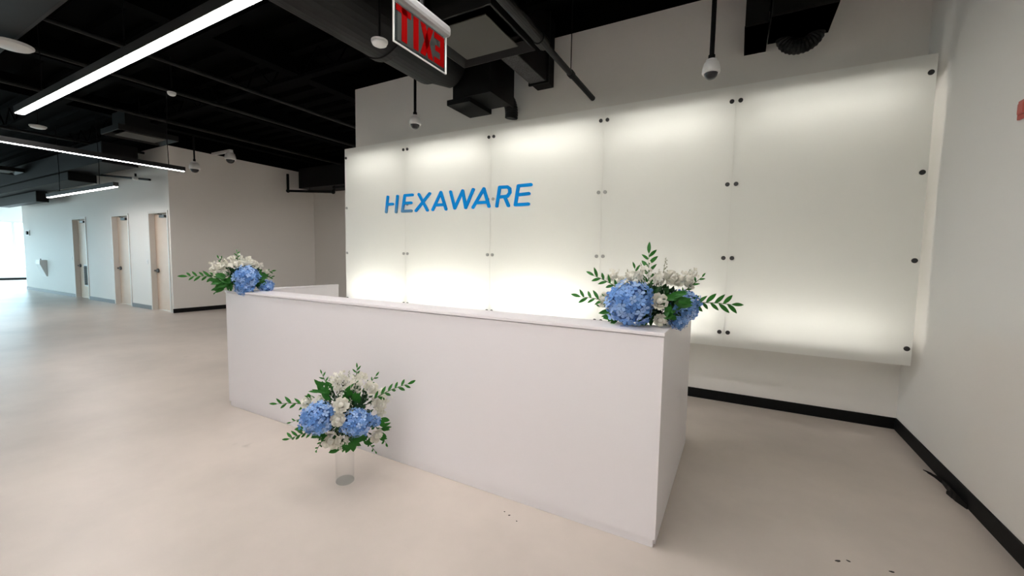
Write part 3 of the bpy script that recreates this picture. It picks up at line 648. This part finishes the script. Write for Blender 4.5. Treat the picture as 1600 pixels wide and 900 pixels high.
BOUQUETS = {
 'right': ([-0.42, 2.33, 1.1], 0.1783, [
  ('hyd',[-0.091,-0.098,0.118],0.126), ('hyd',[0.172,-0.0,0.108],0.091), ('hyd',[0.154,-0.028,0.032],0.049), ('rose',[0.052,-0.133,0.139],0.046), 
  ('rose',[0.059,-0.119,0.042],0.035), ('rose',[0.119,-0.035,0.252],0.06), ('rose',[-0.238,-0.0,0.123],0.049), ('rose',[-0.206,-0.035,0.092],0.032), 
  ('rose',[-0.102,0.028,0.256],0.046), ('rose',[0.2,0.028,0.231],0.042), ('rose',[-0.166,0.018,0.226],0.039), ('rose',[0.025,0.053,0.231],0.032), 
  ('sprig',[0.213,-0.028,0.12],[0.407,-0.003,0.128],6), ('sprig',[-0.214,-0.018,0.089],[-0.373,0.004,0.131],5), 
  ('sprig',[-0.161,-0.018,0.174],[-0.3,0.004,0.255],5), ('sprig',[-0.004,-0.0,0.197],[-0.008,0.014,0.386],6), 
  ('sprig',[0.22,0.018,0.198],[0.264,0.025,0.264],3), ('sprig',[-0.194,-0.028,0.041],[-0.258,-0.003,0.078],2), 
  ('sprig',[-0.048,0.028,0.194],[-0.079,0.031,0.3],5), ('spike',[0.079,0.028,0.199],[0.082,0.039,0.366]), 
  ('spike',[-0.118,0.042,0.208],[-0.122,0.053,0.298]), ('spike',[0.182,0.042,0.237],[0.212,0.053,0.307]), 
  ('spike',[-0.031,0.035,0.194],[-0.05,0.046,0.336]), ('filler',[-0.0,-0.018,0.275],0.056), ('filler',[-0.066,-0.018,0.259],0.042), 
  ('filler',[0.043,-0.028,0.249],0.039), ('filler',[0.211,0.021,0.266],0.035), ('filler',[-0.196,0.028,0.253],0.035), 
  ('leaf',[0.128,-0.119,0.171],0.06), ('leaf',[0.154,-0.112,0.132],0.06), ('leaf',[0.11,-0.119,0.085],0.053), ('leaf',[0.091,-0.126,0.091],0.046), 
  ('leaf',[0.181,-0.105,0.146],0.053), ('leaf',[0.098,-0.105,0.175],0.049), ('leaf',[-0.216,-0.053,0.043],0.049), ('leaf',[0.118,-0.105,0.05],0.042), 
  ('leaf',[-0.0,-0.063,0.03],0.049), ('leaf',[-0.039,-0.063,0.007],0.042), ('leaf',[-0.19,-0.07,0.019],0.035), ]),
 'left': ([-3.99, 2.12, 1.1], 1.0824, [
  ('hyd',[0.04,-0.082,0.133],0.106), ('hyd',[0.023,-0.088,0.041],0.076), ('hyd',[0.196,-0.012,0.043],0.065), ('rose',[-0.067,0.023,0.304],0.035), 
  ('rose',[-0.034,-0.035,0.247],0.059), ('rose',[-0.144,-0.012,0.224],0.047), ('rose',[-0.202,0.023,0.205],0.047), ('rose',[0.07,0.023,0.282],0.035), 
  ('rose',[0.105,0.012,0.265],0.035), ('rose',[0.198,-0.035,0.183],0.029), ('rose',[-0.116,-0.059,0.162],0.047), ('rose',[-0.192,-0.023,0.15],0.029), 
  ('sprig',[-0.211,-0.023,0.122],[-0.388,0.009,0.139],5), ('sprig',[-0.024,0.0,0.276],[-0.027,0.023,0.357],4), 
  ('sprig',[0.131,-0.035,0.148],[0.242,0.002,0.181],5), ('sprig',[0.135,-0.035,0.088],[0.24,0.002,0.127],4), 
  ('sprig',[-0.139,-0.059,0.037],[-0.193,-0.012,-0.005],3), ('sprig',[-0.117,0.029,0.205],[-0.162,0.041,0.297],4), 
  ('spike',[0.019,0.035,0.234],[0.046,0.053,0.311]), ('spike',[-0.125,0.029,0.263],[-0.134,0.047,0.309]), ('filler',[-0.101,-0.012,0.252],0.053), 
  ('filler',[-0.162,-0.0,0.252],0.047), ('filler',[0.059,-0.0,0.259],0.047), ('filler',[0.011,0.023,0.293],0.041), 
  ('filler',[0.129,0.018,0.217],0.041), ('leaf',[-0.149,-0.082,0.135],0.065), ('leaf',[-0.183,-0.07,0.096],0.059), 
  ('leaf',[-0.098,-0.088,0.118],0.065), ('leaf',[-0.128,-0.076,0.067],0.059), ('leaf',[-0.071,-0.082,0.095],0.059), 
  ('leaf',[-0.185,-0.047,0.049],0.053), ('leaf',[-0.153,-0.047,0.026],0.053), ('leaf',[-0.091,-0.07,0.048],0.053), ('leaf',[-0.051,-0.059,0.15],0.047), 
  ('leaf',[0.155,-0.07,0.131],0.059), ('leaf',[0.174,-0.059,0.083],0.053), ('leaf',[0.123,-0.059,0.06],0.047), ('leaf',[0.198,-0.023,0.147],0.047), ]),
 'floor': ([-2.14, 1.73, 0.0], 0.8909, [
  ('hyd',[-0.144,-0.106,0.478],0.098), ('hyd',[0.069,-0.123,0.431],0.09), ('hyd',[0.181,-0.057,0.395],0.037), ('rose',[-0.017,-0.147,0.555],0.049), 
  ('rose',[-0.035,-0.164,0.477],0.045), ('rose',[0.161,-0.041,0.605],0.053), ('rose',[0.207,-0.033,0.484],0.045), ('rose',[-0.077,-0.106,0.33],0.061), 
  ('rose',[0.187,-0.074,0.304],0.049), ('rose',[-0.208,-0.008,0.55],0.045), ('rose',[0.11,0.016,0.673],0.037), ('rose',[0.216,-0.016,0.434],0.037), 
  ('rose',[0.028,-0.041,0.627],0.029), ('rose',[-0.137,-0.008,0.554],0.033), ('sprig',[-0.216,0.0,0.533],[-0.372,0.016,0.55],4), 
  ('sprig',[0.218,-0.098,0.571],[0.388,-0.043,0.611],5), ('sprig',[-0.168,-0.041,0.341],[-0.309,-0.008,0.333],6), 
  ('sprig',[-0.093,-0.02,0.622],[-0.125,0.004,0.714],4), ('sprig',[0.155,-0.0,0.622],[0.192,0.016,0.665],3), 
  ('sprig',[-0.139,-0.057,0.311],[-0.16,-0.018,0.244],3), ('sprig',[0.217,-0.041,0.354],[0.252,-0.008,0.219],4), 
  ('sprig',[0.086,0.02,0.623],[0.08,0.029,0.726],5), ('sprig',[-0.219,0.02,0.433],[-0.301,0.029,0.421],3), 
  ('sprig',[0.14,-0.02,0.251],[0.184,0.004,0.168],3), ('spike',[-0.035,-0.025,0.548],[-0.037,-0.012,0.711]), 
  ('spike',[0.009,0.0,0.555],[0.034,0.012,0.722]), ('spike',[0.054,-0.008,0.552],[0.06,0.004,0.693]), 
  ('spike',[-0.072,0.008,0.562],[-0.086,0.02,0.682]), ('spike',[0.036,-0.139,0.478],[0.037,-0.127,0.585]), ('filler',[0.029,-0.033,0.653],0.057), 
  ('filler',[-0.063,-0.025,0.652],0.049), ('filler',[0.085,-0.033,0.627],0.049), ('filler',[-0.027,0.02,0.684],0.049), 
  ('filler',[0.199,-0.033,0.522],0.053), ('filler',[0.232,-0.016,0.483],0.041), ('filler',[-0.012,-0.106,0.312],0.037), 
  ('filler',[-0.045,-0.057,0.636],0.041), ('filler',[0.243,0.016,0.544],0.033), ('leaf',[-0.126,-0.057,0.656],0.053), 
  ('leaf',[-0.105,-0.074,0.612],0.053), ('leaf',[-0.145,-0.041,0.618],0.045), ('leaf',[-0.091,-0.065,0.643],0.045), 
  ('leaf',[0.028,-0.082,0.611],0.053), ('leaf',[0.067,-0.09,0.569],0.049), ('leaf',[0.009,-0.082,0.589],0.045), ('leaf',[0.09,-0.123,0.315],0.061), 
  ('leaf',[0.049,-0.115,0.29],0.057), ('leaf',[0.009,-0.09,0.261],0.053), ('leaf',[-0.229,-0.049,0.397],0.041), ('leaf',[-0.146,-0.115,0.38],0.049), 
  ('leaf',[-0.126,-0.106,0.346],0.041), ('leaf',[-0.049,-0.082,0.263],0.049), ('leaf',[0.239,-0.065,0.382],0.045), ('leaf',[0.256,-0.049,0.339],0.037), 
  ('leaf',[0.227,-0.057,0.27],0.037), ('leaf',[0.136,-0.082,0.265],0.041), ('leaf',[0.117,-0.106,0.316],0.049), ('leaf',[-0.194,0.0,0.586],0.033), ]),
}
def bouquet(key, name, label, centre, rad, seed):
    A, rz, items = BOUQUETS[key]; rng = random.Random(seed)
    t = thing(name, label, 'flowers', A, rz, 'blue and white flower arrangements')
    cx, cy, cz = centre; ctr = Vector(centre)
    # hidden foam and the mass of small foliage that fills the gaps
    bm = bmesh.new(); bmesh.ops.create_icosphere(bm, subdivisions=3, radius=1, matrix=Matrix.Translation(ctr) @ Matrix.Diagonal((rad[0]*.36, rad[1]*.36, rad[2]*.4, 1)))
    link('floral_foam', bm, M['foam'], t, smooth=True)
    bm = bmesh.new()
    for i in range(700):
        z = rng.uniform(-1, 1); a = rng.uniform(0, 2*PI); q = math.sqrt(1-z*z); nrm = Vector((q*math.cos(a), q*math.sin(a), z)); k = rng.uniform(.35, .86 if z < .1 else .7)
        p = ctr+Vector((nrm.x*rad[0], nrm.y*rad[1], nrm.z*rad[2]))*k
        if p.z < .006: p.z = .006+rng.random()*.02
        d = (nrm+Vector((rng.uniform(-.7, .7), rng.uniform(-.7, .7), rng.uniform(-.3, .8)))).normalized(); s = rad[0]*rng.uniform(.10, .2)
        e = d.cross(Vector((rng.random()-.5, rng.random()-.5, rng.random()-.5))).normalized()*s*.28
        if p.z+d.z*s < .004: d.z = abs(d.z)
        v = [bm.verts.new(p), bm.verts.new(p+d*s*.45+e), bm.verts.new(p+d*s), bm.verts.new(p+d*s*.45-e)]; bm.faces.new(v)
    o = link('foliage', bm, M['darkgreen'], t); o['kind'] = 'stuff'
    fil = bmesh.new(); nf = 0
    for it in items:
        kd = it[0]; p = Vector(it[1])
        out = (p-ctr); out = out.normalized() if out.length > 1e-4 else Vector((0, -1, 0))
        if kd == 'hyd':
            hydrangea(t, p, it[2], rng)
        elif kd == 'rose':
            r = it[2]; d = (out*.8+Vector((0, -.7, .35))).normalized()
            o = put('rose', ROSE[rng.randrange(2)], t, p, d.orthogonal(), d, (r, r, r)); o.rotation_mode = 'XYZ'
        elif kd == 'leaf':
            r = it[2]*.95
            for q_ in range(3):
                d = (out+Vector((rng.uniform(-.8, .8), .0, rng.uniform(-.6, .7)))).normalized(); d.y *= .4; d.normalize()
                c_ = p+Vector((rng.uniform(-.4, .4), -.004*q_, rng.uniform(-.4, .4)))*r
                put('leaf', LEAF[rng.randrange(3)], t, c_-d*r*.8, d, Vector((rng.uniform(-.4, .4), -1, rng.uniform(0, .5))), (r*1.6, r*rng.uniform(1.3, 1.7), r*1.8))
        elif kd == 'sprig':
            q = Vector(it[2]); d = q-p; st = p-out*.05
            mid = (st+q)/2+Vector((0, 0, .02 if abs(d.x) > abs(d.z) else 0))
            bm = bmesh.new(); P = [st.lerp(mid, k/4).lerp(mid.lerp(q, k/4), k/4) for k in range(5)]
            add_path(bm, P, [.0032, .003, .0026, .002, .0012], 5); s = link('sprig', bm, M['stem'], t, smooth=True)
            n_ = it[3]*2+1; dl = d.normalized(); L = min(.075, max(.035, d.length*.36))
            if key == 'left': L *= 1.1
            for k in range(n_):
                u_ = k/(n_-1); base = P[0].lerp(P[2], u_*2) if u_ < .5 else P[2].lerp(P[4], u_*2-1)
                side = -1 if k % 2 else 1; perp = dl.cross(Vector((0, 1, 0))).normalized()*side
                ld = dl if k == n_-1 else (dl*.8+perp*.75+Vector((0, rng.uniform(-.3, .5), 0))).normalized()
                sc_ = L*rng.uniform(.8, 1.1)
                put('sprig_leaf', SPIKY, s, base, ld, Vector((rng.uniform(-.3, .3), -1, .3)), (sc_, sc_, sc_))
        elif kd == 'spike':
            q = Vector(it[2]); bm = bmesh.new(); add_path(bm, [p-out*.04, q], [.003, .001], 5)
            d = q-p; m_ = max(8, int(d.length/.007))
            for k in range(m_):
                u_ = k/m_; a = k*2.4; rr = .016*(1-u_)+.003; bead(bm, p.lerp(q, u_)+Vector((math.cos(a)*rr, math.sin(a)*rr, rng.uniform(-.002, .002))), .0065*(1-.5*u_))
            link('bud_spike', bm, M['sage'], t, smooth=True)
        elif kd == 'filler':
            r = it[2]
            for k in range(26):
                c = p+Vector((rng.gauss(0, .5), rng.gauss(0, .45), rng.gauss(0, .5)))*r
                if rng.random() < .55:
                    bead(fil, c, rng.uniform(.004, .0085))
                else: floret(fil, c, Vector((rng.uniform(-.6, .6), -1, rng.uniform(-.2, .8))), rng.uniform(.010, .016), rng)
                if k % 3 == 0: add_path(fil, [c, c-out*r*.8+Vector((0, 0, -.01))], .0012, 4)
    o = link('filler_blossom', fil, M['rose'], t); o['kind'] = 'stuff'
    return t
bouquet('right', 'flower_arrangement', 'blue hydrangea and white rose arrangement on the near right corner of the desk', (0, -.02, .115), (.25, .15, .125), 5)
bouquet('left', 'flower_arrangement', 'smaller blue and white flower arrangement on the far left corner of the desk', (0, 0, .13), (.25, .13, .13), 6)
t = bouquet('floor', 'flower_arrangement', 'round blue and white bouquet in the glass vase standing on the floor', (0, 0, .46), (.24, .20, .23), 7)
bm = bmesh.new()
for k in range(9):
    a = k*.7; add_path(bm, [(.02*math.cos(a+2), .02*math.sin(a+2), .215), (.03*math.cos(a), .03*math.sin(a), .28), (.05*math.cos(a), .05*math.sin(a), .36)], .003, 5)
link('stems', bm, M['stem'], t)
base_glass = mix_mat('thick_vase_base', 'glass')
for nd in base_glass.node_tree.nodes:
    if nd.type == 'MIX_SHADER': nd.inputs[0].default_value = .88
    if nd.type == 'BSDF_PRINCIPLED': nd.inputs['Base Color'].default_value = (.35, .36, .36, 1)
v = thing('glass_vase', 'clear cylindrical glass vase on the floor under the round bouquet', 'vase', (-2.14, 1.73, 0))
link('vase_wall', lathe([(.050, .001), (.056, .006), (.057, .05), (.060, .22), (.058, .222), (.055, .22), (.0525, .05), (.051, .018)], 48), M['vase'], v, smooth=True)
link('vase_base', lathe([(0, .0005), (.050, .0005), (.0555, .006), (.0555, .012), (.051, .018), (0, .016)], 48), base_glass, v, smooth=True)
